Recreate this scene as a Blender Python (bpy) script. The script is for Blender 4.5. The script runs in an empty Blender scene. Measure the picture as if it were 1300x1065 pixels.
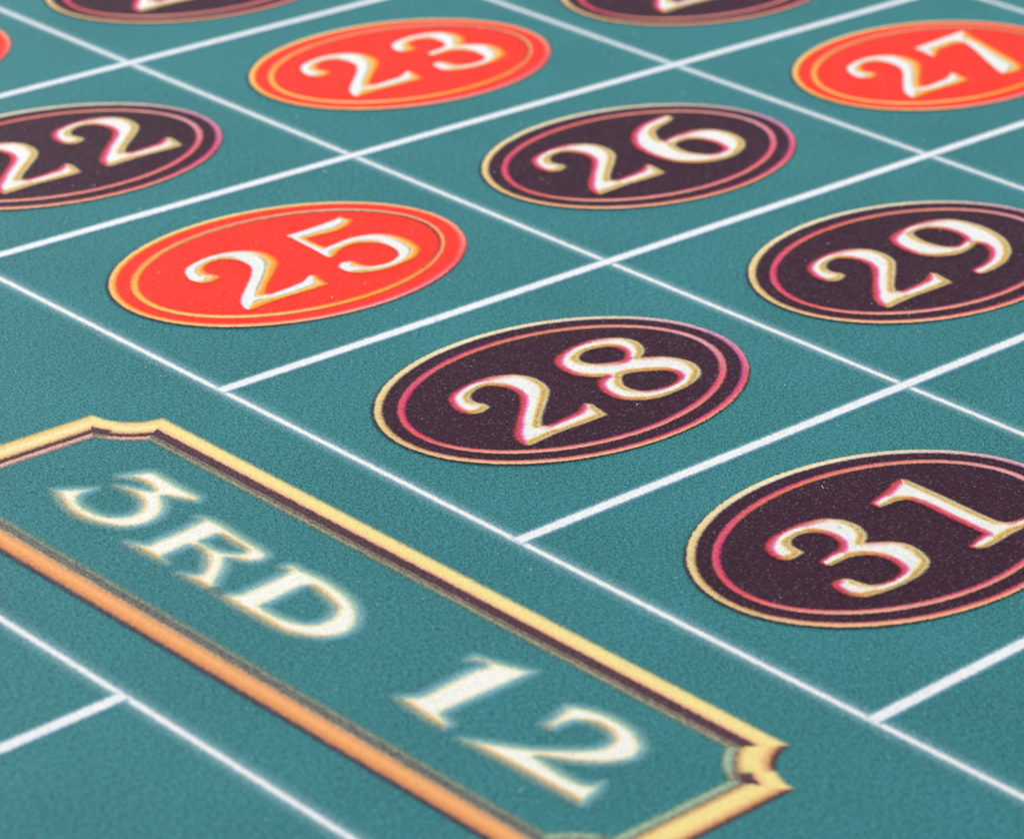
import bpy, bmesh, math, random
import numpy as np
from mathutils import Matrix, Vector

random.seed(7)
rng = np.random.default_rng(7)
C = bpy.context.scene.collection
S = 0.07            # one number box is 7 cm wide; the cloth is laid out in box units
H = 0.7769          # depth of one number box in box units

# ------------------------------------------------------------------ camera
R = ((0.7211915, -0.6916695, 0.0384207), (-0.2574282, -0.3190807, -0.9120955), (0.6431279, 0.6479050, -0.4081736))
cam_d = bpy.data.cameras.new('camera')
cam = bpy.data.objects.new('camera', cam_d); C.objects.link(cam)
cam.matrix_world = Matrix((
    (R[0][0], -R[1][0], -R[2][0], -3.54119 * S),
    (R[0][1], -R[1][1], -R[2][1], -4.31464 * S),
    (R[0][2], -R[1][2], -R[2][2], 2.52363 * S),
    (0, 0, 0, 1)))
cam_d.sensor_width = 36.0
cam_d.lens = 36.0 * 4.26519 / 1.3
cam_d.shift_y = -45.0 / 1300.0
cam_d.clip_start = 0.01
cam_d.clip_end = 20.0
cam_d.dof.use_dof = True
cam_d.dof.focus_distance = 5.95 * S
cam_d.dof.aperture_fstop = 42.0
bpy.context.scene.camera = cam

# ------------------------------------------------------------------ light
world = bpy.data.worlds.new('World'); bpy.context.scene.world = world
world.use_nodes = True
world.node_tree.nodes['Background'].inputs[0].default_value = (0.93, 0.97, 1.0, 1)
world.node_tree.nodes['Background'].inputs[1].default_value = 0.42
vs = bpy.context.scene.view_settings
vs.view_transform = 'Standard'; vs.look = 'None'; vs.exposure = 0.0; vs.gamma = 1.0

def lamp(name, loc, target, size, energy, col):
    d = bpy.data.lights.new(name, 'AREA'); d.shape = 'RECTANGLE'; d.size = size[0]; d.size_y = size[1]
    d.energy = energy; d.color = col
    o = bpy.data.objects.new(name, d); C.objects.link(o)
    o.location = loc
    o.rotation_euler = (Vector(target) - Vector(loc)).to_track_quat('-Z', 'Y').to_euler()
    return o
lamp('ceiling_softbox', (0.30, 0.30, 1.15), (0.08, 0.02, 0), (0.9, 0.7), 9.6, (1.0, 0.985, 0.96))
lamp('far_fill_softbox', (0.10, 1.02, 0.46), (0.04, 0.06, 0), (0.7, 0.45), 7.6, (0.97, 0.985, 1.0))  # unseen fill lamp, added to brighten the far left of the cloth; no window

# printed shapes traced on the flat cloth, in box units from the centre of their box
GLYPHS = {
    '2': [
        [(-0.1711, 0.0348, 1), (-0.1944, 0.0277), (-0.2143, 0.0312), (-0.2246, 0.0447), (-0.2258, 0.0664), (-0.2169, 0.0891), (-0.2049, 0.1056), (-0.1877, 0.1181), (-0.1620, 0.1261), (-0.1296, 0.1321), (-0.0921, 0.1326), (-0.0598, 0.1236), (-0.0346, 0.1072), (-0.0216, 0.0851), (-0.0197, 0.0588), (-0.0280, 0.0309), (-0.0428, 0.0123), (-0.0725, -0.0128), (-0.1057, -0.0382), (-0.1331, -0.0604), (-0.1546, -0.0825, 1), (-0.1437, -0.0892), (-0.1164, -0.0886), (-0.0861, -0.0853), (-0.0617, -0.0813), (-0.0417, -0.0714), (-0.0258, -0.0640, 1), (-0.0180, -0.0734, 1), (-0.0285, -0.1230, 1), (-0.0772, -0.1241), (-0.1426, -0.1221), (-0.1959, -0.1256), (-0.2212, -0.1279), (-0.2324, -0.1259), (-0.2341, -0.1124), (-0.2267, -0.0934), (-0.2134, -0.0754), (-0.1880, -0.0525), (-0.1526, -0.0225), (-0.1216, 0.0044), (-0.0977, 0.0302), (-0.0896, 0.0464), (-0.0870, 0.0633), (-0.0902, 0.0811), (-0.0994, 0.0962), (-0.1136, 0.1062), (-0.1325, 0.1076), (-0.1523, 0.1008), (-0.1660, 0.0915), (-0.1754, 0.0779), (-0.1768, 0.0641), (-0.1702, 0.0498)],
    ],
    '8': [
        [(0.2298, 0.1156), (0.2470, 0.0969), (0.2520, 0.0734), (0.2413, 0.0471), (0.2264, 0.0309), (0.2028, 0.0178, 1), (0.2204, 0.0077), (0.2411, -0.0073), (0.2553, -0.0283), (0.2628, -0.0558), (0.2551, -0.0836), (0.2401, -0.1029), (0.2151, -0.1179), (0.1795, -0.1278), (0.1365, -0.1315), (0.0963, -0.1294), (0.0638, -0.1167), (0.0422, -0.0970), (0.0356, -0.0727), (0.0392, -0.0467), (0.0492, -0.0265), (0.0668, -0.0100), (0.0896, -0.0027, 1), (0.0763, 0.0057), (0.0621, 0.0195), (0.0507, 0.0395), (0.0480, 0.0650), (0.0547, 0.0895), (0.0648, 0.1051), (0.0829, 0.1182), (0.1145, 0.1288), (0.1522, 0.1347), (0.1869, 0.1337), (0.2116, 0.1261)],
        [(0.1147, 0.0927), (0.1398, 0.1044), (0.1668, 0.1029), (0.1900, 0.0940), (0.2026, 0.0781), (0.2013, 0.0591), (0.1907, 0.0435), (0.1776, 0.0342), (0.1585, 0.0312), (0.1347, 0.0393), (0.1150, 0.0512), (0.1052, 0.0662), (0.1053, 0.0804)],
        [(0.1072, -0.0270), (0.1237, -0.0170), (0.1467, -0.0222), (0.1745, -0.0368), (0.1953, -0.0512), (0.2032, -0.0678), (0.1980, -0.0847), (0.1848, -0.0973), (0.1607, -0.1050), (0.1322, -0.1050), (0.1071, -0.0985), (0.0928, -0.0885), (0.0860, -0.0677), (0.0902, -0.0481)],
    ],
    '5': [
        [(0.0802, 0.1246, 1), (0.1213, 0.1249), (0.1774, 0.1278), (0.2092, 0.1312), (0.2329, 0.1334, 1), (0.2440, 0.1066, 1), (0.2153, 0.0884), (0.1788, 0.0796), (0.1388, 0.0831), (0.1026, 0.0866, 1), (0.0985, 0.0612), (0.1010, 0.0271, 1), (0.1276, 0.0291), (0.1683, 0.0348), (0.2068, 0.0295), (0.2373, 0.0148), (0.2543, -0.0108), (0.2599, -0.0450), (0.2542, -0.0774), (0.2425, -0.1002), (0.2165, -0.1207), (0.1828, -0.1301), (0.1475, -0.1336), (0.1083, -0.1337), (0.0721, -0.1228), (0.0524, -0.1053), (0.0483, -0.0861), (0.0525, -0.0672), (0.0661, -0.0557), (0.0824, -0.0551), (0.0963, -0.0634), (0.0974, -0.0822), (0.1059, -0.1006), (0.1248, -0.1112), (0.1532, -0.1113), (0.1792, -0.1003), (0.1970, -0.0825), (0.2054, -0.0572), (0.2020, -0.0288), (0.1863, -0.0099), (0.1628, 0.0040), (0.1340, 0.0038), (0.1070, -0.0068), (0.0843, -0.0206), (0.0723, -0.0202), (0.0681, -0.0069, 1), (0.0751, 0.0503)],
    ],
    '6': [
        [(0.2302, 0.1160, 1), (0.2334, 0.1351), (0.2173, 0.1389), (0.1771, 0.1354), (0.1341, 0.1258), (0.0931, 0.1067), (0.0660, 0.0856), (0.0396, 0.0561), (0.0245, 0.0224), (0.0172, -0.0129), (0.0194, -0.0513), (0.0304, -0.0841), (0.0557, -0.1095), (0.0840, -0.1258), (0.1209, -0.1343), (0.1616, -0.1333), (0.2026, -0.1200), (0.2291, -0.1033), (0.2485, -0.0809), (0.2605, -0.0481), (0.2595, -0.0178), (0.2459, 0.0071), (0.2238, 0.0242), (0.1944, 0.0342), (0.1586, 0.0349), (0.1270, 0.0300), (0.1040, 0.0262, 1), (0.1064, 0.0418), (0.1223, 0.0672), (0.1430, 0.0850), (0.1709, 0.0974), (0.2010, 0.1041)],
        [(0.1045, -0.0067, 1), (0.1350, 0.0030), (0.1596, -0.0019), (0.1777, -0.0193), (0.1859, -0.0490), (0.1809, -0.0784), (0.1691, -0.0940), (0.1466, -0.1011), (0.1268, -0.0981), (0.1106, -0.0855), (0.0979, -0.0634), (0.0960, -0.0372)],
    ],
    '9': [
        [(0.0479, -0.1046, 1), (0.0451, -0.1202), (0.0577, -0.1279), (0.0968, -0.1261), (0.1364, -0.1181), (0.1774, -0.0989), (0.2062, -0.0776), (0.2344, -0.0431), (0.2501, -0.0063), (0.2575, 0.0333), (0.2533, 0.0699), (0.2417, 0.0974), (0.2201, 0.1170), (0.1838, 0.1305), (0.1398, 0.1343), (0.0935, 0.1295), (0.0630, 0.1207), (0.0461, 0.1096), (0.0329, 0.0876), (0.0258, 0.0570), (0.0269, 0.0242), (0.0405, -0.0010), (0.0639, -0.0179), (0.0954, -0.0284), (0.1356, -0.0258), (0.1718, -0.0140, 1), (0.1766, -0.0259), (0.1693, -0.0484), (0.1470, -0.0709), (0.1192, -0.0887), (0.0867, -0.0985), (0.0642, -0.1018)],
        [(0.1066, 0.0986), (0.1246, 0.1091), (0.1492, 0.1079), (0.1660, 0.0971), (0.1800, 0.0777), (0.1838, 0.0501), (0.1767, 0.0228), (0.1659, 0.0110), (0.1416, 0.0018), (0.1211, 0.0018), (0.1060, 0.0137), (0.0967, 0.0396), (0.0963, 0.0700)],
    ],
    '3': [
        [(-0.1656, 0.0562, 1), (-0.1840, 0.0528), (-0.2045, 0.0539), (-0.2156, 0.0666), (-0.2141, 0.0858), (-0.2052, 0.1047), (-0.1944, 0.1145), (-0.1730, 0.1247), (-0.1374, 0.1305), (-0.0997, 0.1314), (-0.0652, 0.1258), (-0.0404, 0.1148), (-0.0240, 0.0963), (-0.0173, 0.0694), (-0.0260, 0.0425), (-0.0399, 0.0257), (-0.0597, 0.0141, 1), (-0.0401, 0.0014), (-0.0202, -0.0136), (-0.0073, -0.0347), (-0.0075, -0.0602), (-0.0158, -0.0845), (-0.0276, -0.1022), (-0.0529, -0.1153), (-0.0913, -0.1241), (-0.1339, -0.1256), (-0.1739, -0.1223), (-0.2077, -0.1140), (-0.2223, -0.0954), (-0.2236, -0.0746), (-0.2202, -0.0575), (-0.2076, -0.0480), (-0.1905, -0.0488), (-0.1793, -0.0581), (-0.1760, -0.0741), (-0.1690, -0.0932), (-0.1502, -0.1021), (-0.1272, -0.1044), (-0.1009, -0.0994), (-0.0889, -0.0924), (-0.0774, -0.0748), (-0.0743, -0.0500), (-0.0804, -0.0299), (-0.0935, -0.0156), (-0.1154, -0.0058), (-0.1426, -0.0039), (-0.1659, -0.0051, 1), (-0.1722, 0.0021), (-0.1706, 0.0157, 1), (-0.1397, 0.0211), (-0.1151, 0.0249), (-0.0996, 0.0329), (-0.0896, 0.0456), (-0.0847, 0.0661), (-0.0886, 0.0855), (-0.1003, 0.0979), (-0.1187, 0.1046), (-0.1415, 0.1023), (-0.1576, 0.0911), (-0.1637, 0.0774)],
    ],
    '1': [
        [(0.0654, 0.1061, 1), (0.0925, 0.1128), (0.1275, 0.1214), (0.1592, 0.1331), (0.1795, 0.1351, 1), (0.1851, 0.1278, 1), (0.1858, 0.1011), (0.1850, 0.0405), (0.1821, -0.0209), (0.1818, -0.0737), (0.1910, -0.0924), (0.2122, -0.0987), (0.2401, -0.0998), (0.2574, -0.1006, 1), (0.2506, -0.1123, 1), (0.2020, -0.1211), (0.1628, -0.1235), (0.1212, -0.1280), (0.0926, -0.1281), (0.0727, -0.1213, 1), (0.0689, -0.1086, 1), (0.0810, -0.1045), (0.1084, -0.0981), (0.1265, -0.0936, 1), (0.1280, -0.0590), (0.1300, -0.0048), (0.1332, 0.0392), (0.1296, 0.0690), (0.1226, 0.0781), (0.1051, 0.0843), (0.0850, 0.0853), (0.0651, 0.0863, 1)],
    ],
    '7': [
        [(0.0512, 0.1239, 1), (0.1066, 0.1278), (0.1791, 0.1331), (0.2358, 0.1371), (0.2533, 0.1332, 1), (0.2317, 0.0793), (0.2102, 0.0169), (0.1889, -0.0446), (0.1700, -0.0978), (0.1544, -0.1262, 1), (0.1221, -0.1415), (0.0911, -0.1400), (0.0734, -0.1308, 1), (0.0830, -0.1028), (0.1001, -0.0714), (0.1358, -0.0132), (0.1652, 0.0374), (0.1811, 0.0713, 1), (0.1621, 0.0829), (0.1244, 0.0821), (0.0938, 0.0779), (0.0661, 0.0625), (0.0414, 0.0496, 1), (0.0405, 0.0638), (0.0454, 0.0919)],
    ],
    'L3': [
        [(-0.4786, -0.1350, 1), (-0.4508, -0.1523), (-0.4203, -0.1773, 1), (-0.4360, -0.1811), (-0.4542, -0.1828), (-0.4676, -0.1950), (-0.4771, -0.2168), (-0.4773, -0.2428), (-0.4722, -0.2652), (-0.4581, -0.2832), (-0.4386, -0.2908), (-0.4190, -0.2873), (-0.4022, -0.2749), (-0.3907, -0.2547), (-0.3852, -0.2294), (-0.3870, -0.1912, 1), (-0.3739, -0.2038), (-0.3647, -0.2214), (-0.3517, -0.2414, 1), (-0.3466, -0.2276), (-0.3442, -0.2025), (-0.3510, -0.1855), (-0.3627, -0.1672, 1), (-0.3585, -0.1618, 1), (-0.3363, -0.1703), (-0.3135, -0.1781), (-0.3030, -0.1907), (-0.3043, -0.2216), (-0.3052, -0.2701), (-0.3042, -0.3156, 1), (-0.3181, -0.3274, 1), (-0.3307, -0.3091), (-0.3452, -0.2840), (-0.3511, -0.2752, 1), (-0.3673, -0.3003), (-0.3844, -0.3190), (-0.4069, -0.3330), (-0.4312, -0.3388), (-0.4582, -0.3340), (-0.4802, -0.3191), (-0.4976, -0.2875), (-0.5077, -0.2535), (-0.5067, -0.2154), (-0.4944, -0.1731)],
    ],
    'LR': [
        [(-0.3556, -0.3692, 1), (-0.3452, -0.3854), (-0.3415, -0.4160), (-0.3440, -0.4507), (-0.3466, -0.4947), (-0.3484, -0.5343), (-0.3549, -0.5544), (-0.3759, -0.5625), (-0.3947, -0.5526), (-0.4050, -0.5340), (-0.4144, -0.5206, 1), (-0.4345, -0.5421), (-0.4622, -0.5635), (-0.4896, -0.5847), (-0.5010, -0.6078, 1), (-0.5045, -0.5876), (-0.5058, -0.5522), (-0.5062, -0.5106, 1), (-0.4932, -0.5241), (-0.4842, -0.5316), (-0.4660, -0.5216), (-0.4448, -0.5001), (-0.4306, -0.4779), (-0.4273, -0.4580), (-0.4331, -0.4446, 1), (-0.4513, -0.4467), (-0.4760, -0.4490), (-0.4917, -0.4530), (-0.5000, -0.4713, 1), (-0.5039, -0.4429), (-0.5046, -0.4056), (-0.5055, -0.3680, 1), (-0.4930, -0.3811), (-0.4835, -0.3946), (-0.4645, -0.3931), (-0.4248, -0.3912), (-0.3819, -0.3858), (-0.3575, -0.3812)],
        [(-0.4078, -0.4466, 1), (-0.3895, -0.4462), (-0.3716, -0.4465), (-0.3693, -0.4657), (-0.3710, -0.4929), (-0.3736, -0.5147), (-0.3847, -0.5158), (-0.3995, -0.5025), (-0.4070, -0.4803)],
    ],
    'LD': [
        [(-0.3647, -0.5997, 1), (-0.3464, -0.6026), (-0.3441, -0.6334), (-0.3399, -0.6646), (-0.3412, -0.7020), (-0.3466, -0.7438), (-0.3594, -0.7789), (-0.3800, -0.8096), (-0.4051, -0.8309), (-0.4313, -0.8404), (-0.4572, -0.8354), (-0.4792, -0.8202), (-0.4961, -0.7933), (-0.5062, -0.7641), (-0.5069, -0.7176), (-0.5082, -0.6742), (-0.5077, -0.6373), (-0.5070, -0.6029, 1), (-0.4915, -0.6146), (-0.4796, -0.6245), (-0.4645, -0.6245), (-0.4274, -0.6225), (-0.3943, -0.6196), (-0.3669, -0.6146)],
        [(-0.4752, -0.6856, 1), (-0.4399, -0.6827), (-0.4030, -0.6781), (-0.3755, -0.6791), (-0.3757, -0.7061), (-0.3828, -0.7381), (-0.3904, -0.7586), (-0.4095, -0.7747), (-0.4275, -0.7808), (-0.4487, -0.7790), (-0.4634, -0.7668), (-0.4732, -0.7429), (-0.4778, -0.7127)],
    ],
    'L1': [
        [(-0.3468, -1.0234, 1), (-0.3279, -1.0198, 1), (-0.3204, -1.0393), (-0.3121, -1.0634), (-0.3005, -1.0921), (-0.2911, -1.1175, 1), (-0.3222, -1.1200), (-0.3637, -1.1203), (-0.4100, -1.1207), (-0.4505, -1.1207), (-0.4816, -1.1220), (-0.4894, -1.1250), (-0.5001, -1.1540, 1), (-0.5151, -1.1555, 1), (-0.5170, -1.1280), (-0.5144, -1.0874), (-0.5082, -1.0396, 1), (-0.4922, -1.0466), (-0.4763, -1.0565), (-0.4446, -1.0547), (-0.4007, -1.0510), (-0.3581, -1.0492), (-0.3385, -1.0530), (-0.3334, -1.0421)],
    ],
    'L2': [
        [(-0.3284, -1.2233, 1), (-0.3137, -1.2410), (-0.3021, -1.2717), (-0.2988, -1.3103), (-0.3025, -1.3427), (-0.3167, -1.3723), (-0.3313, -1.3902), (-0.3575, -1.4010), (-0.3850, -1.3950), (-0.4138, -1.3764), (-0.4364, -1.3517), (-0.4518, -1.3291), (-0.4678, -1.3071, 1), (-0.4709, -1.3358), (-0.4735, -1.3702), (-0.4681, -1.4055), (-0.4464, -1.4182, 1), (-0.4726, -1.4349, 1), (-0.5117, -1.4430, 1), (-0.5134, -1.3729), (-0.5144, -1.3104), (-0.5170, -1.2485), (-0.5184, -1.1925, 1), (-0.4971, -1.2209), (-0.4754, -1.2536), (-0.4556, -1.2817), (-0.4313, -1.3050), (-0.4054, -1.3268), (-0.3815, -1.3411), (-0.3572, -1.3424), (-0.3435, -1.3335), (-0.3335, -1.3125), (-0.3347, -1.2880), (-0.3480, -1.2691), (-0.3672, -1.2625), (-0.3913, -1.2611), (-0.3947, -1.2418, 1), (-0.3658, -1.2351)],
    ],
}
GLYPHS['0'] = [[(0.150, 0.128), (0.085, 0.105), (0.045, 0.0), (0.085, -0.108), (0.150, -0.132), (0.215, -0.108), (0.255, 0.0), (0.215, 0.105)],
               [(0.150, 0.104), (0.115, 0.07), (0.105, 0.0), (0.115, -0.075), (0.150, -0.108), (0.185, -0.075), (0.195, 0.0), (0.185, 0.07)]]
GLYPHS['4'] = [[(0.200, 0.130, 1), (0.160, 0.130, 1), (0.030, -0.050, 1), (0.030, -0.076, 1), (0.150, -0.076, 1), (0.150, -0.110), (0.120, -0.132, 1), (0.240, -0.132, 1), (0.208, -0.110), (0.205, -0.076, 1), (0.255, -0.076, 1), (0.255, -0.045, 1), (0.203, -0.045, 1)],
               [(0.150, 0.075, 1), (0.075, -0.045, 1), (0.150, -0.045, 1)]]

# ------------------------------------------------------------------ helpers
K, VEIL = 1.06, 0.008            # illumination on the cloth, so that colours below can be given as they read
def srgb(r, g, b):
    def f(v):
        v /= 255.0
        v = v / 12.92 if v <= 0.04045 else ((v + 0.055) / 1.055) ** 2.4
        return min(0.95, max(0.006, (v - VEIL) / K))
    return (f(r), f(g), f(b), 1.0)

def tag(o, label=None, cat=None, group=None, kind=None):
    if label: o['label'] = label
    if cat: o['category'] = cat
    if group: o['group'] = group
    if kind: o['kind'] = kind
    return o

def link(name, me, mats=(), parent=None):
    o = bpy.data.objects.new(name, me); C.objects.link(o)
    for m in mats: me.materials.append(m)
    if parent: o.parent = parent
    return o

def mesh(name, verts, faces, attrs=None):
    me = bpy.data.meshes.new(name)
    me.from_pydata([tuple(v) for v in verts], [], [tuple(f) for f in faces])
    for k, a in (attrs or {}).items():
        a = np.asarray(a, dtype=np.float32)
        if a.ndim == 1:
            me.attributes.new(k, 'FLOAT', 'POINT').data.foreach_set('value', a)
        else:
            me.attributes.new(k, 'FLOAT_VECTOR', 'POINT').data.foreach_set('vector', a.ravel())
    me.update()
    return me

class N:
    """small node-building helper"""
    def __init__(self, name):
        self.m = bpy.data.materials.new(name); self.m.use_nodes = True
        self.t = self.m.node_tree; self.t.nodes.clear(); self.l = self.t.links
    def n(self, kind, **kw):
        x = self.t.nodes.new(kind)
        for k, v in kw.items(): setattr(x, k, v)
        return x
    def put(self, sock, v):
        if isinstance(v, bpy.types.NodeSocket): self.l.new(v, sock)
        else: sock.default_value = v
    def math(self, op, a, b=0.0, c=0.0, clamp=False):
        x = self.n('ShaderNodeMath', operation=op, use_clamp=clamp)
        for i, v in enumerate((a, b, c)): self.put(x.inputs[i], v)
        return x.outputs[0]
    def step(self, v, a, b, lo=0.0, hi=1.0):
        x = self.n('ShaderNodeMapRange', interpolation_type='SMOOTHSTEP')
        for k, q in zip(('Value', 'From Min', 'From Max', 'To Min', 'To Max'), (v, a, b, lo, hi)): self.put(x.inputs[k], q)
        return x.outputs[0]
    def mix(self, f, a, b, blend='MIX'):
        x = self.n('ShaderNodeMix', data_type='RGBA', blend_type=blend)
        self.put(x.inputs[0], f); self.put(x.inputs[6], a); self.put(x.inputs[7], b)
        return x.outputs[2]
    def attr(self, name, vec=False):
        x = self.n('ShaderNodeAttribute', attribute_name=name)
        return x.outputs['Vector'] if vec else x.outputs['Fac']
    def pos(self):
        """position on the cloth in box units"""
        g = self.n('ShaderNodeNewGeometry')
        m = self.n('ShaderNodeVectorMath', operation='SCALE'); self.l.new(g.outputs['Position'], m.inputs[0]); m.inputs[3].default_value = 1.0 / S
        return m.outputs[0]
    def noise(self, vec, scale, detail=2.0, rough=0.5, stretch=None, rot=0.0):
        if stretch is not None:
            mp = self.n('ShaderNodeMapping'); self.l.new(vec, mp.inputs[0])
            mp.inputs['Rotation'].default_value = (0, 0, rot); mp.inputs['Scale'].default_value = stretch
            vec = mp.outputs[0]
        x = self.n('ShaderNodeTexNoise'); self.l.new(vec, x.inputs['Vector'])
        x.inputs['Scale'].default_value = scale; x.inputs['Detail'].default_value = detail; x.inputs['Roughness'].default_value = rough
        return x.outputs['Fac']
    def angle(self, vec):
        s = self.n('ShaderNodeSeparateXYZ'); self.l.new(vec, s.inputs[0])
        a = self.math('ARCTAN2', s.outputs[1], s.outputs[0])
        return self.math('FRACT', self.math('ADD', self.math('DIVIDE', a, 2 * math.pi), 1.0))
    def ramp(self, fac, stops, interp='LINEAR'):
        x = self.n('ShaderNodeValToRGB'); x.color_ramp.interpolation = interp
        e = x.color_ramp.elements
        while len(e) < len(stops): e.new(0.5)
        for el, (p, c) in zip(e, sorted(stops, key=lambda q: q[0])):
            el.position = p; el.color = c
        self.put(x.inputs[0], fac)
        return x.outputs[0]
    def wheel(self, fac, d):
        """colour by compass direction in degrees on the cloth (0 = +X, 90 = +Y), wrapped"""
        ks = sorted(d)
        st = [(k / 360.0, srgb(*d[k])) for k in ks]
        def at0():
            a, b = ks[-1] - 360, ks[0]
            f = (0 - a) / (b - a) if b != a else 0
            ca, cb = srgb(*d[ks[-1]]), srgb(*d[ks[0]])
            return tuple(ca[i] * (1 - f) + cb[i] * f for i in range(4))
        c0 = at0()
        if ks[0] > 0: st = [(0.0, c0)] + st
        st.append((1.0, c0))
        return self.ramp(fac, st)
    def finish(self, col, alpha=None):
        """felt under everything: nap, weave and bump are shared by the cloth and every ink on it"""
        p = self.pos()
        grain = self.noise(p, 250.0, 2.0, 0.6)
        twill = self.noise(p, 190.0, 1.0, 0.5, (1.0, 0.42, 1.0), math.radians(-40))
        pile = self.noise(p, 95.0, 2.0, 0.6)
        blotch = self.noise(p, 3.0, 3.0, 0.6)
        g = self.math('ADD', self.math('MULTIPLY', self.math('SUBTRACT', grain, 0.5), 3.6),
                      self.math('MULTIPLY', self.math('SUBTRACT', twill, 0.5), 0.9))
        g = self.math('ADD', g, self.math('MULTIPLY', self.math('SUBTRACT', pile, 0.5), 0.75))
        g = self.math('ADD', g, self.math('MULTIPLY', self.math('SUBTRACT', blotch, 0.5), 0.38))
        f = self.math('MAXIMUM', self.math('ADD', g, 1.0), 0.3)
        # on pale ink the nap shows less
        bw = self.n('ShaderNodeSeparateColor', mode='HSV'); self.put(bw.inputs[0], col)
        f = self.math('ADD', 1.0, self.math('MULTIPLY', self.math('SUBTRACT', f, 1.0), self.step(bw.outputs[2], 0.24, 0.85, 1.0, 0.20)))
        c = self.n('ShaderNodeVectorMath', operation='SCALE'); self.put(c.inputs[0], col); self.l.new(f, c.inputs[3])
        # pale fibre tips
        tip = self.step(self.noise(p, 190.0, 1.0, 0.5), 0.58, 0.76, 0.0, 0.17)
        cc = self.mix(tip, c.outputs[0], (0.42, 0.50, 0.52, 1))
        b = self.n('ShaderNodeBsdfPrincipled')
        self.l.new(cc, b.inputs['Base Color']); b.inputs['Roughness'].default_value = 0.42
        b.inputs['Specular IOR Level'].default_value = 0.07
        b.inputs['Sheen Weight'].default_value = 0.02; b.inputs['Sheen Roughness'].default_value = 0.45
        bp = self.n('ShaderNodeBump'); bp.inputs['Strength'].default_value = 0.35; bp.inputs['Distance'].default_value = 0.004 * S
        self.l.new(self.math('ADD', grain, twill), bp.inputs['Height']); self.l.new(bp.outputs[0], b.inputs['Normal'])
        out = self.n('ShaderNodeOutputMaterial')
        if alpha is None:
            self.l.new(b.outputs[0], out.inputs[0])
        else:
            tr = self.n('ShaderNodeBsdfTransparent'); mx = self.n('ShaderNodeMixShader')
            self.put(mx.inputs[0], alpha); self.l.new(tr.outputs[0], mx.inputs[1]); self.l.new(b.outputs[0], mx.inputs[2])
            self.l.new(mx.outputs[0], out.inputs[0])
        return self.m
    def rag(self, amp):
        """ragged printed edge: ink creeping along single fibres"""
        p = self.pos()
        a = self.noise(p, 330.0, 1.0, 0.5)
        b = self.noise(p, 300.0, 1.0, 0.5, (1.0, 0.25, 1.0), math.radians(-47))
        return self.math('MULTIPLY', self.math('SUBTRACT', self.math('ADD', a, b), 1.0), amp)

# ------------------------------------------------------------------ materials
TEAL = (58, 127, 132)
def m_felt():
    k = N('teal_felt'); return k.finish(k.mix(0.0, srgb(*TEAL), srgb(*TEAL)))

def m_line(name, core, halo, halo_a, soft=0.004, core_c=(240, 241, 243), halo_c=(168, 206, 214), fringe=None):
    k = N(name)
    d = k.math('ADD', k.attr('cross'), k.rag(0.006))
    ad = k.math('ABSOLUTE', d)
    inner = k.step(ad, core - soft, core + soft, 1.0, 0.0)
    outer = k.math('MULTIPLY', k.step(ad, core, halo, 1.0, 0.0), halo_a)
    col = k.mix(inner, srgb(*halo_c), srgb(*core_c))
    if fringe:
        col = k.mix(k.step(d, -core + 0.006, -core - 0.003), col, srgb(*fringe))
    return k.finish(col, k.math('MAXIMUM', inner, outer))

def m_disc(name, c):
    k = N(name)
    a = k.step(k.math('ADD', k.attr('sd'), k.rag(0.006)), -0.003, 0.003, 1.0, 0.0)
    return k.finish(k.mix(0.0, srgb(*c), srgb(*c)), a)

def m_ring(name, outer, inner, width, dark=None, split=0.5):
    k = N(name)
    t = k.math('ADD', k.attr('sd'), k.rag(0.005))              # depth in from the ring's outer edge
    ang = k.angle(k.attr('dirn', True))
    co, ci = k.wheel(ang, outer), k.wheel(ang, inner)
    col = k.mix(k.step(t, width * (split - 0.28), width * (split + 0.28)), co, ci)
    a = k.math('MULTIPLY', k.step(t, -0.003, 0.003), k.step(t, width - 0.004, width + 0.004, 1.0, 0.0))
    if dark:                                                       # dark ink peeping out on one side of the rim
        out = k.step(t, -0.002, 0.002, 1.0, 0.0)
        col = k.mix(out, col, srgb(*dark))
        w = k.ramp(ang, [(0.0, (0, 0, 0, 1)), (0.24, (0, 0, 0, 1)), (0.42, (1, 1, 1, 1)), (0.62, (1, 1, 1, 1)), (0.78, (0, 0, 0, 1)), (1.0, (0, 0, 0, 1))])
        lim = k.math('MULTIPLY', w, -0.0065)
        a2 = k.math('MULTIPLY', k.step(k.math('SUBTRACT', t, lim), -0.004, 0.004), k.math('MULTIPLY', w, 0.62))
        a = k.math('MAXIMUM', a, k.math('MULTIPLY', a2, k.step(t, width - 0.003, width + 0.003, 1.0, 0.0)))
    return k.finish(col, a)

def m_glyph(name, outer, mid, inner, line, core=(240, 239, 236)):
    k = N(name)
    sd = k.math('ADD', k.attr('sd'), k.rag(0.005))
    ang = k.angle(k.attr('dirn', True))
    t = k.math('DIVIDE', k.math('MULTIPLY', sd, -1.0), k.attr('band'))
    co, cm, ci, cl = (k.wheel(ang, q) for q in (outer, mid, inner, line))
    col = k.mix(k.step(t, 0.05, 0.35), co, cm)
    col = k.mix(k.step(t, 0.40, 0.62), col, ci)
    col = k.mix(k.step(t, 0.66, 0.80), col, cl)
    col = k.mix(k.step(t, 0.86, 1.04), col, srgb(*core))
    return k.finish(col, k.step(sd, 0.005, -0.005))

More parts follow.
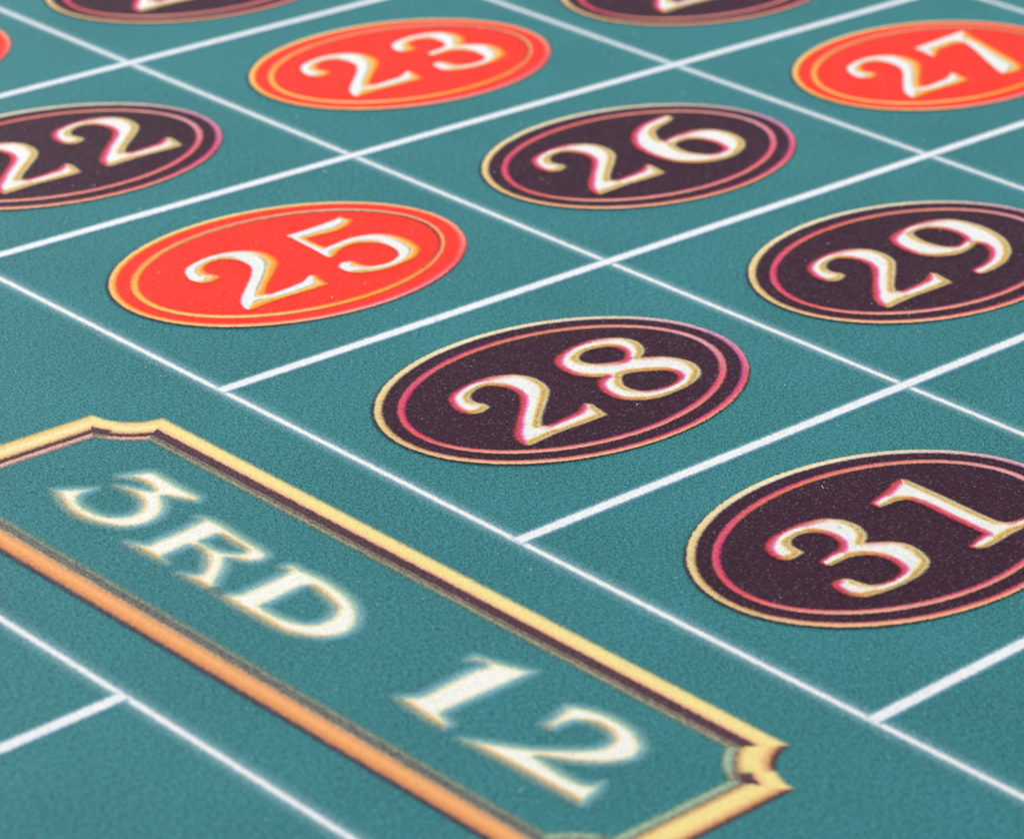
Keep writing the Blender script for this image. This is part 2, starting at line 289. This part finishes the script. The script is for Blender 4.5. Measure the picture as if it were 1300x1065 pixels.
def m_letter(name, halo, mid, edge, core):
    k = N(name)
    sd = k.math('ADD', k.attr('sd'), k.rag(0.006))
    ang = k.angle(k.attr('dirn', True))
    s = k.math('MULTIPLY', sd, -1.0)
    col = k.mix(k.step(s, -0.002, 0.006), k.wheel(ang, halo), k.wheel(ang, mid))
    col = k.mix(k.step(s, 0.0085, 0.0110), col, k.wheel(ang, edge))
    col = k.mix(k.step(s, 0.0120, 0.0160), col, srgb(*core))
    a = k.math('MULTIPLY', k.step(s, -0.018, 0.004), k.step(s, 0.003, 0.009, 0.66, 1.0))
    return k.finish(col, a)

def m_frame(name):
    k = N(name)
    t = k.math('DIVIDE', k.math('ADD', k.attr('sd'), k.rag(0.006)), -0.09)      # 0 at the outer edge, 1 well inside
    v = k.attr('dirn', True)
    s = k.n('ShaderNodeSeparateXYZ'); k.l.new(v, s.inputs[0])
    W = lambda *c: srgb(*c)
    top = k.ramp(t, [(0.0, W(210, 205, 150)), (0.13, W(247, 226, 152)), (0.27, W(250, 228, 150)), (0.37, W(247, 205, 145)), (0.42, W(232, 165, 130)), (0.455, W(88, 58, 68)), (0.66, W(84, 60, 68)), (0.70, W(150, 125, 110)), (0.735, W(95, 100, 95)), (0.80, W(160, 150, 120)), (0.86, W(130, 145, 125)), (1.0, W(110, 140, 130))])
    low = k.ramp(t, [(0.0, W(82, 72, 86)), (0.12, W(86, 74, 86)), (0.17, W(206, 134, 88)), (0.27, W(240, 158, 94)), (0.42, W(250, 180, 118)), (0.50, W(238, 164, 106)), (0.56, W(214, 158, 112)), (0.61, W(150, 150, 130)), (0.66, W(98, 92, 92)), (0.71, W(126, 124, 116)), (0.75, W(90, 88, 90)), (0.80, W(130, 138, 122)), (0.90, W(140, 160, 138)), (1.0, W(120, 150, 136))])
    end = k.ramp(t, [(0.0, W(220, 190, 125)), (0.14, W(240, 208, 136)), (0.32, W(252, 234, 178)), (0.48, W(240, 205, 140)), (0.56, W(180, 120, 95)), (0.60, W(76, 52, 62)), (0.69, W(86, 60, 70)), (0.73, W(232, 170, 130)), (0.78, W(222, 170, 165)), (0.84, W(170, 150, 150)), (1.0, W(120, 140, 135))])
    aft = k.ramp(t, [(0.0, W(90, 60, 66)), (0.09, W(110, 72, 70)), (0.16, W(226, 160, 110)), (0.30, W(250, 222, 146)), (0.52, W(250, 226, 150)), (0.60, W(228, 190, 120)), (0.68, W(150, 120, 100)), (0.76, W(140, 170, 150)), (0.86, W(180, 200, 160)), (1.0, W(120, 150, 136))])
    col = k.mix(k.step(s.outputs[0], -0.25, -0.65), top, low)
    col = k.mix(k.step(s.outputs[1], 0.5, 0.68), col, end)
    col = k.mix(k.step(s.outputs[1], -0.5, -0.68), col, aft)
    a = k.math('MULTIPLY', k.step(t, -0.03, 0.10), k.step(t, 0.80, 0.96, 1.0, 0.0))
    return k.finish(col, a)

RED = (255, 56, 42)
M = {
    'felt': m_felt(),
    'long_line': m_line('white_ink_long_line', 0.0075, 0.034, 0.60, soft=0.005, halo_c=(132, 190, 200)),
    'cross_line': m_line('white_ink_cross_line', 0.0120, 0.0210, 0.45, halo_c=(150, 205, 225), fringe=(150, 208, 236)),
    'black_disc': m_disc('aubergine_ink', (62, 32, 50)),
    'red_disc': m_disc('red_ink', RED),
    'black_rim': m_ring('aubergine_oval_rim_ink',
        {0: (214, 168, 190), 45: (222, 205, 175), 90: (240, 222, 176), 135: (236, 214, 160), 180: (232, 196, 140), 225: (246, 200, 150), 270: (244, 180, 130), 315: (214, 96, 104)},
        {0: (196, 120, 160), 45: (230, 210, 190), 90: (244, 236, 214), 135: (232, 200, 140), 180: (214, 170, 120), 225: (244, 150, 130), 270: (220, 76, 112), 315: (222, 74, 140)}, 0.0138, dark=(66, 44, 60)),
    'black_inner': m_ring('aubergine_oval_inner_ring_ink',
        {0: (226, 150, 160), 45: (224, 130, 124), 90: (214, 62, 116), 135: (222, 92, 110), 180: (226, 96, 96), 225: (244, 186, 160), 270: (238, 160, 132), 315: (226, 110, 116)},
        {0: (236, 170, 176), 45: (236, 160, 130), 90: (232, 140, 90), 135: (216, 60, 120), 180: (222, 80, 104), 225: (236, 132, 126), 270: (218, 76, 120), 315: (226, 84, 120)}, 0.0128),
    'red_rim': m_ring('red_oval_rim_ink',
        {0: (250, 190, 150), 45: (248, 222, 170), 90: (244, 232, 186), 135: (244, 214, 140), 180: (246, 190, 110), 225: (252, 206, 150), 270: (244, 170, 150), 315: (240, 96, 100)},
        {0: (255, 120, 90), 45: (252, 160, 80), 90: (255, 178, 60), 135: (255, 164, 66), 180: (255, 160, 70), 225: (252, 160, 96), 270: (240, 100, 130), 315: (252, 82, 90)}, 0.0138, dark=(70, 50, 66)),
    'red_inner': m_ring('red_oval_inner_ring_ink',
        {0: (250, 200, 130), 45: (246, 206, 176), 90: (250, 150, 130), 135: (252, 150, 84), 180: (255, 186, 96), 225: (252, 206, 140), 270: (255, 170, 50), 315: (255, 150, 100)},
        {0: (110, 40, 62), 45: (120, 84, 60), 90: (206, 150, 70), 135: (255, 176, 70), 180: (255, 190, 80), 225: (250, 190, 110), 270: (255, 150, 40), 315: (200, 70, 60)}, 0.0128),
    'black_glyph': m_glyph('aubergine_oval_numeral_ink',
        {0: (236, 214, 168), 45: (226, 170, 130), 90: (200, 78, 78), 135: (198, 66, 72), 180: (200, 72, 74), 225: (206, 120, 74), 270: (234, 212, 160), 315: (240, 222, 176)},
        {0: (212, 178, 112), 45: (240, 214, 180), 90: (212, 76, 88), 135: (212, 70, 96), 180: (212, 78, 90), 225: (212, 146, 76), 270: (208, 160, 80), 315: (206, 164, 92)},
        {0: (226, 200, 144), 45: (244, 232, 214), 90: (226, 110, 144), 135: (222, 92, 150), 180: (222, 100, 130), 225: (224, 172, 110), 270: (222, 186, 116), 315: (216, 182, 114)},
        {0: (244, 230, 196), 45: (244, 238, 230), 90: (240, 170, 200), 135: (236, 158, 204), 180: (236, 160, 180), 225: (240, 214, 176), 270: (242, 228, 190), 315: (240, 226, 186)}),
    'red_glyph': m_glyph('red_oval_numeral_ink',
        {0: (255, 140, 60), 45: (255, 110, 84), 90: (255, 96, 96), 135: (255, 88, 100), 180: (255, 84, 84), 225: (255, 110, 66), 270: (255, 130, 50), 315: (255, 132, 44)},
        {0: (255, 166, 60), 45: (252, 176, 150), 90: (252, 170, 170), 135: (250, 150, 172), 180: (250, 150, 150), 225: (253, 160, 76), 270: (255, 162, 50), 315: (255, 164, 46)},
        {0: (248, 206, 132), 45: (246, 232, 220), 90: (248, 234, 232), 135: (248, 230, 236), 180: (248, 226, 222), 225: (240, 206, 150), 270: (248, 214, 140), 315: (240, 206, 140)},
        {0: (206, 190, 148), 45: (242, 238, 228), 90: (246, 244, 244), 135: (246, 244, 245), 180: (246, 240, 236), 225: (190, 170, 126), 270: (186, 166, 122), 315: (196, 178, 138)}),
    'letter': m_letter('cream_letter_ink',
        {0: (166, 212, 206), 45: (146, 206, 214), 90: (146, 204, 218), 180: (178, 194, 174), 225: (146, 202, 208), 270: (136, 202, 220)},
        {0: (198, 224, 190), 45: (190, 220, 200), 90: (178, 216, 216), 180: (220, 196, 142), 225: (196, 204, 176), 270: (176, 214, 220)},
        {0: (240, 240, 206), 45: (246, 234, 182), 90: (244, 220, 160), 180: (250, 206, 156), 225: (250, 222, 176), 270: (244, 230, 176)}, (247, 245, 236)),
    'frame': m_frame('gold_frame_ink'),
}

# ------------------------------------------------------------------ print geometry
def curve(loop, sub=5):
    """Catmull-Rom through the points; a third entry marks a sharp corner"""
    P = np.array([q[:2] for q in loop], float); sh = [len(q) > 2 for q in loop]; n = len(P); out = []
    for i in range(n):
        p0, p1, p2, p3 = P[i - 1], P[i], P[(i + 1) % n], P[(i + 2) % n]
        m1 = (p2 - p1) if sh[i] else (p2 - p0) / 2
        m2 = (p2 - p1) if sh[(i + 1) % n] else (p3 - p1) / 2
        L = np.linalg.norm(p2 - p1)
        for m in (m1, m2):
            l = np.linalg.norm(m)
            if l > 1.2 * L: m *= 1.2 * L / l
        for t in np.arange(sub) / sub:
            out.append((2*t**3-3*t**2+1)*p1 + (t**3-2*t**2+t)*m1 + (-2*t**3+3*t**2)*p2 + (t**3-t**2)*m2)
    return np.array(out)

def sdf(Q, loops):
    """signed distance (negative inside) and outward direction at points Q"""
    best = np.full(len(Q), 1e9); near = np.zeros((len(Q), 2)); cr = np.zeros(len(Q), int)
    for P in loops:
        A = P; B = np.roll(P, -1, 0)
        for a, b in zip(A, B):
            ab = b - a; l = ab @ ab
            if l < 1e-14: continue
            t = np.clip(((Q - a) @ ab) / l, 0, 1); c = a + t[:, None] * ab
            d = ((Q - c) ** 2).sum(1); m = d < best
            best[m] = d[m]; near[m] = c[m]
            up = (a[1] <= Q[:, 1]) != (b[1] <= Q[:, 1])
            if abs(ab[1]) > 1e-15:
                x = a[0] + (Q[:, 1] - a[1]) / ab[1] * ab[0]
                cr += (up & (Q[:, 0] < x)).astype(int)
    d = np.sqrt(best); ins = cr % 2 == 1
    v = np.where(ins[:, None], near - Q, Q - near)
    v = v / np.maximum(np.linalg.norm(v, axis=1), 1e-9)[:, None]
    return np.where(ins, -d, d), v

def print_mesh(name, loops, step, pad, w=None, band=None, centre=(0, 0)):
    """thin printed shape: a fine grid of faces cut to the outline, carrying its distance to the outline"""
    lo = np.min([l.min(0) for l in loops], 0) - pad * 1.5; hi = np.max([l.max(0) for l in loops], 0) + pad * 1.5
    nx, ny = (np.ceil((hi - lo) / step)).astype(int) + 1
    X, Y = np.meshgrid(lo[0] + step * np.arange(nx), lo[1] + step * np.arange(ny))
    Q = np.stack([X.ravel(), Y.ravel()], 1)
    sd, v = sdf(Q, loops)
    i = (np.arange(ny - 1)[:, None] * nx + np.arange(nx - 1)[None]).ravel()
    F = np.stack([i, i + 1, i + nx + 1, i + nx], 1)
    q = sd[F]; keep = q.min(1) < pad
    if band: keep &= q.max(1) > -band
    F = F[keep]; used = np.unique(F); mp = np.full(len(Q), -1); mp[used] = np.arange(len(used))
    Q, sd, v, F = Q[used], sd[used], v[used], mp[F]
    at = {'sd': sd, 'dirn': np.c_[v, 0 * sd]}
    if w:
        wl = np.full(len(Q), w[0]); I = np.where(sd < 0)[0]; D = -sd[I]
        loc = np.zeros(len(I))
        for s0 in range(0, len(I), 500):
            d2 = ((Q[I[s0:s0 + 500], None] - Q[None, I]) ** 2).sum(2)
            loc[s0:s0 + 500] = np.where(d2 < (D * D)[None], D[None], 0).max(1)
        w0, w1, c0, c1 = w                     # band width and share of the stroke on the pink side and on the gold side
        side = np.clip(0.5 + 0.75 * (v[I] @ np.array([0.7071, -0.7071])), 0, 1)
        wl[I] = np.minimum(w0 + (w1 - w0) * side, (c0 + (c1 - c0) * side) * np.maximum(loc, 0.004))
        at['band'] = wl
    V = np.c_[(Q - np.array(centre)) * S, 0 * sd]
    return mesh(name, V, F, at)

def ring_mesh(name, a, b, d0, d1, n=220, m=9, fill=False):
    """band between the insets d0 and d1 of an ellipse (negative = outside)"""
    th = np.linspace(0, 2 * np.pi, n, endpoint=False)
    P = np.stack([a * np.cos(th), b * np.sin(th)], 1)
    nn = np.stack([np.cos(th) / a, np.sin(th) / b], 1); nn /= np.linalg.norm(nn, axis=1)[:, None]
    V, sd, dr, F = [], [], [], []
    for j in range(m):
        d = d0 + (d1 - d0) * j / (m - 1)
        V.append(P - nn * d); sd.append(np.full(n, d)); dr.append(np.stack([np.cos(th), np.sin(th), 0 * th], 1))
    V = np.concatenate(V); sd = np.concatenate(sd); dr = np.concatenate(dr)
    for j in range(m - 1):
        for i in range(n):
            i2 = (i + 1) % n
            F.append((j * n + i, j * n + i2, (j + 1) * n + i2, (j + 1) * n + i))
    if fill: F.append(tuple(range((m - 1) * n, m * n)))
    return np.c_[V * S, 0 * sd], F, sd, dr

# ------------------------------------------------------------------ table and cloth
bm = bmesh.new()
bmesh.ops.create_cube(bm, size=1.0)
for v in bm.verts: v.co = Vector((v.co.x * 0.96, v.co.y * 1.02, v.co.z * 0.02))
bmesh.ops.bevel(bm, geom=bm.edges[:], offset=0.003, segments=2, profile=0.7, affect='EDGES')
me = bpy.data.meshes.new('table_top'); bm.to_mesh(me); bm.free()
wd = N('brown_table_wood'); g = wd.pos()
wc = wd.mix(wd.noise(g, 1.2, 4, 0.6, (1.0, 14.0, 1.0)), (0.10, 0.045, 0.02, 1), (0.22, 0.11, 0.05, 1))
wb = wd.n('ShaderNodeBsdfPrincipled'); wd.l.new(wc, wb.inputs['Base Color']); wb.inputs['Roughness'].default_value = 0.4
wo = wd.n('ShaderNodeOutputMaterial'); wd.l.new(wb.outputs[0], wo.inputs[0])
tt = link('table_top', me, [wd.m]); tt.location = (0.04, 0.0, -0.0112); tag(tt, kind='structure')

# the cloth: felt with real thickness and hardly visible undulation in its edge
x0, x1, y0, y1 = -5.2, 6.2, -6.6, 6.6
nx, ny = 40, 44
V, F = [], []
for z in (0.0, -0.0011):
    for j in range(ny + 1):
        for i in range(nx + 1):
            V.append(((x0 + (x1 - x0) * i / nx) * S, (y0 + (y1 - y0) * j / ny) * S, z))
n1 = (nx + 1) * (ny + 1)
for j in range(ny):
    for i in range(nx):
        a = j * (nx + 1) + i
        F.append((a, a + 1, a + nx + 2, a + nx + 1)); F.append((n1 + a, n1 + a + nx + 1, n1 + a + nx + 2, n1 + a + 1))
for i in range(nx):
    F.append((i, n1 + i, n1 + i + 1, i + 1)); a = ny * (nx + 1) + i; F.append((a, a + 1, n1 + a + 1, n1 + a))
for j in range(ny):
    a = j * (nx + 1); F.append((a, a + nx + 1, n1 + a + nx + 1, n1 + a)); a += nx; F.append((a, n1 + a, n1 + a + nx + 1, a + nx + 1))
cloth = link('roulette_cloth', mesh('roulette_cloth', V, F), [M['felt']])
tag(cloth, 'teal green felt roulette cloth printed with white box lines and numbered ovals', 'gaming cloth')

# white box lines: vertical ones run with the columns of numbers, cross lines between the rows
Z1, Z2, Z3, Z4 = 0.00004, 0.00008, 0.00012, 0.00016
def line(p, q, half, mat, z):
    p, q = np.array(p, float), np.array(q, float); d = (q - p) / np.linalg.norm(q - p); n = np.array([-d[1], d[0]])
    if n[1] < -0.5 or (abs(n[1]) < 0.5 and n[0] < 0): n = -n
    k = 24; V, F, cr = [], [], []
    for i in range(k + 1):
        c = p + (q - p) * i / k
        for s in (-half, 0, half):
            V.append((*((c + n * s - p) * S), 0)); cr.append(s)
    for i in range(k):
        for s in (0, 1):
            a = i * 3 + s; F.append((a, a + 3, a + 4, a + 1))
    o = link('box_line', mesh('box_line', V, F, {'cross': cr}), [mat], cloth)
    o.location = (p[0] * S, p[1] * S, z)
    return o
lx = lambda a, b, y: (a + b * y, y)
ly = lambda a, b, x: (x, a + b * x)
for a, b, ya, yb in ((0.0010, 0.0022, -4.2, 4.6), (1.0002, -0.0015, -4.2, 4.6), (2.0038, -0.0017, -4.2, 4.6), (3.003, -0.0018, -4.2, 4.6), (-0.8153, 0.0085, -4.2, 4.6)):
    line(lx(a, b, ya), lx(a, b, yb), 0.037, M['long_line'], Z1)
for a, b in ((2.3310, 0.0), (1.5360, 0.0170), (0.7815, -0.0050), (0.0030, -0.0010), (-0.7778, 0.0038), (-1.5553, 0.0150), (-2.335, 0.006)):
    line(ly(a, b, -0.003), ly(a, b, 3.0), 0.027, M['cross_line'], Z2)
line(ly(-0.7422, 0.0366, -1.70), ly(-0.7422, 0.0366, -0.822), 0.027, M['cross_line'], Z2)

# ------------------------------------------------------------------ numbered ovals
GM = {}
def glyph(ch, w):
    if (ch, w) not in GM:
        GM[ch, w] = print_mesh('numeral', [curve(l) for l in GLYPHS[ch]], 0.0026, 0.008, w=w)
    return GM[ch, w].copy()
SHIFT = {'25': ((0.009, -0.006), (0.002, -0.006)), '23': ((-0.010, 0.016), (-0.012, 0.004)), '26': ((-0.015, 0.017), (-0.006, 0.009)),
         '27': ((0.003, 0.004), (0, -0.009)), '28': ((0, -0.006), (0, -0.006)), '29': ((-0.009, 0.004), (-0.004, 0)), '31': ((0.001, -0.004), (0, -0.004)),
         '22': ((0.006, 0.009), (0.002, 0.006)), '20': ((-0.018, 0.024), (0, 0.01)), '24': ((0, 0.027), (0, 0.01))}
A, B = 0.4022, 0.2745
dV, dF, dS, dD = ring_mesh('d', A, B, -0.006, 0.05, m=8, fill=True)
oV, oF, oS, oD = ring_mesh('o', A, B, -0.016, 0.0235, m=12)
iV, iF, iS, iD = ring_mesh('i', A, B, 0.043 - 0.005, 0.043 + 0.0165 + 0.005, m=9)
def oval(num, i, j, red, dx=0.0, dy=0.0):
    cx, cy = i + 0.5 + 0.0015 + dx, (j + 0.5) * H + 0.0078 + dy
    kind = 'red' if red else 'black'
    o = link('number_oval', mesh('number_oval', dV, dF, {'sd': -dS}), [M[kind + '_disc']], cloth)
    o.location = (cx * S, cy * S, Z2 + 0.00001)
    o['label'] = f"{'red' if red else 'dark aubergine'} oval printed with the number {num}"
    r = link('outer_rim', mesh('outer_rim', oV, oF, {'sd': oS, 'dirn': oD}), [M[kind + '_rim']], o); r.location.z = Z1
    r = link('inner_ring', mesh('inner_ring', iV, iF, {'sd': iS - 0.043, 'dirn': iD}), [M[kind + '_inner']], o); r.location.z = Z1
    for k, ch in enumerate(num):
        me = glyph(ch, (0.008, 0.029, 0.40, 0.95) if red else (0.0175, 0.0200, 0.68, 0.84)); sx, sy = SHIFT.get(num, ((0, 0), (0, 0)))[k]
        g = link('numeral', me, [M[kind + '_glyph']], o)
        off = 0.0
        if k == 0 and ch == '3': off = 0.0
        if k == 1 and ch in '23': off = 0.2735
        if k == 0 and ch == '1': off = -0.25
        g.location = ((off + sx - 0.0015) * S, (sy - 0.0078) * S, Z2)
        g['label'] = f'cream white numeral {ch} of the number {num}'
    return o
for num, i, j, red in (('19', 0, 2, 1), ('20', 1, 2, 0), ('22', 0, 1, 0), ('23', 1, 1, 1), ('24', 2, 1, 0), ('25', 0, 0, 1), ('26', 1, 0, 0),
                       ('27', 2, 0, 1), ('28', 0, -1, 0), ('29', 1, -1, 0), ('31', 0, -2, 0)):
    oval(num, i, j, red)

# ------------------------------------------------------------------ the 3RD 12 box
def scooped(x0, y0, x1, y1, r, n=10):
    P = []
    for (cx, cy), a0 in (((x1, y1), 180), ((x0, y1), 270), ((x0, y0), 0), ((x1, y0), 90)):
        arc = [(cx + r * math.cos(math.radians(a0 + 90 * (1 - t / n))), cy + r * math.sin(math.radians(a0 + 90 * (1 - t / n)))) for t in range(n + 1)]
        P += arc
    return np.array(P)
fo = scooped(-0.6880, -1.6150, -0.1530, 0.0675, 0.0885)
fr = link('gold_frame', print_mesh('gold_frame', [fo], 0.0034, 0.008, band=0.094), [M['frame']], cloth)
fr.location.z = Z1
fr['label'] = 'gold frame with dark inner line and scooped corners around 3RD 12'
for ch in ('L3', 'LR', 'LD', 'L1', 'L2'):
    L = [curve(l) for l in GLYPHS[ch]]
    c = (np.concatenate(L).min(0) + np.concatenate(L).max(0)) / 2
    me = print_mesh('letter', L, 0.003, 0.022, centre=c)
    o = link('letter', me, [M['letter']], cloth); o.location = (c[0] * S, c[1] * S, Z1)
    o['label'] = {'L3': 'cream character 3 of 3RD 12', 'LR': 'cream letter R of 3RD 12', 'LD': 'cream letter D of 3RD 12', 'L1': 'cream character 1 of 3RD 12', 'L2': 'cream character 2 of 3RD 12'}[ch]

# ------------------------------------------------------------------ lint
lm = N('pale_lint'); lb = lm.n('ShaderNodeBsdfPrincipled'); lb.inputs['Base Color'].default_value = (0.72, 0.78, 0.78, 1); lb.inputs['Roughness'].default_value = 0.9
lo_ = lm.n('ShaderNodeOutputMaterial'); lm.l.new(lb.outputs[0], lo_.inputs[0])
V, F = [], []
for _ in range(1500):
    x, y = rng.uniform(-1.6, 3.4), rng.uniform(-2.4, 2.6)
    L = rng.choice([0.002, 0.003, 0.005, 0.010], p=[0.52, 0.32, 0.13, 0.03]); wdt = rng.uniform(0.0004, 0.0009)
    a = rng.uniform(0, 6.28); bend = rng.normal(0, 1.0); k = 4; z = 0.0030
    base = len(V); px, py = x, y
    for s in range(k + 1):
        aa = a + bend * (s / k)
        tx, ty = math.cos(aa), math.sin(aa)
        if s: px += tx * L / k; py += ty * L / k
        zz = z + 0.0012 * math.sin(math.pi * s / k)
        for (ox, oz) in ((-1, 0), (0, 1), (1, 0), (0, -1)):
            V.append(((px - ty * ox * wdt) * S, (py + tx * ox * wdt) * S, (zz + oz * wdt) * S))
    for s in range(k):
        for c in range(4):
            F.append((base + s * 4 + c, base + s * 4 + (c + 1) % 4, base + s * 4 + 4 + (c + 1) % 4, base + s * 4 + 4 + c))
    F.append(tuple(base + c for c in range(4))); F.append(tuple(base + k * 4 + c for c in (3, 2, 1, 0)))
lint = link('lint', mesh('lint', V, F), [lm.m])
tag(lint, 'tiny pale lint specks scattered over the felt', 'lint', kind='stuff')
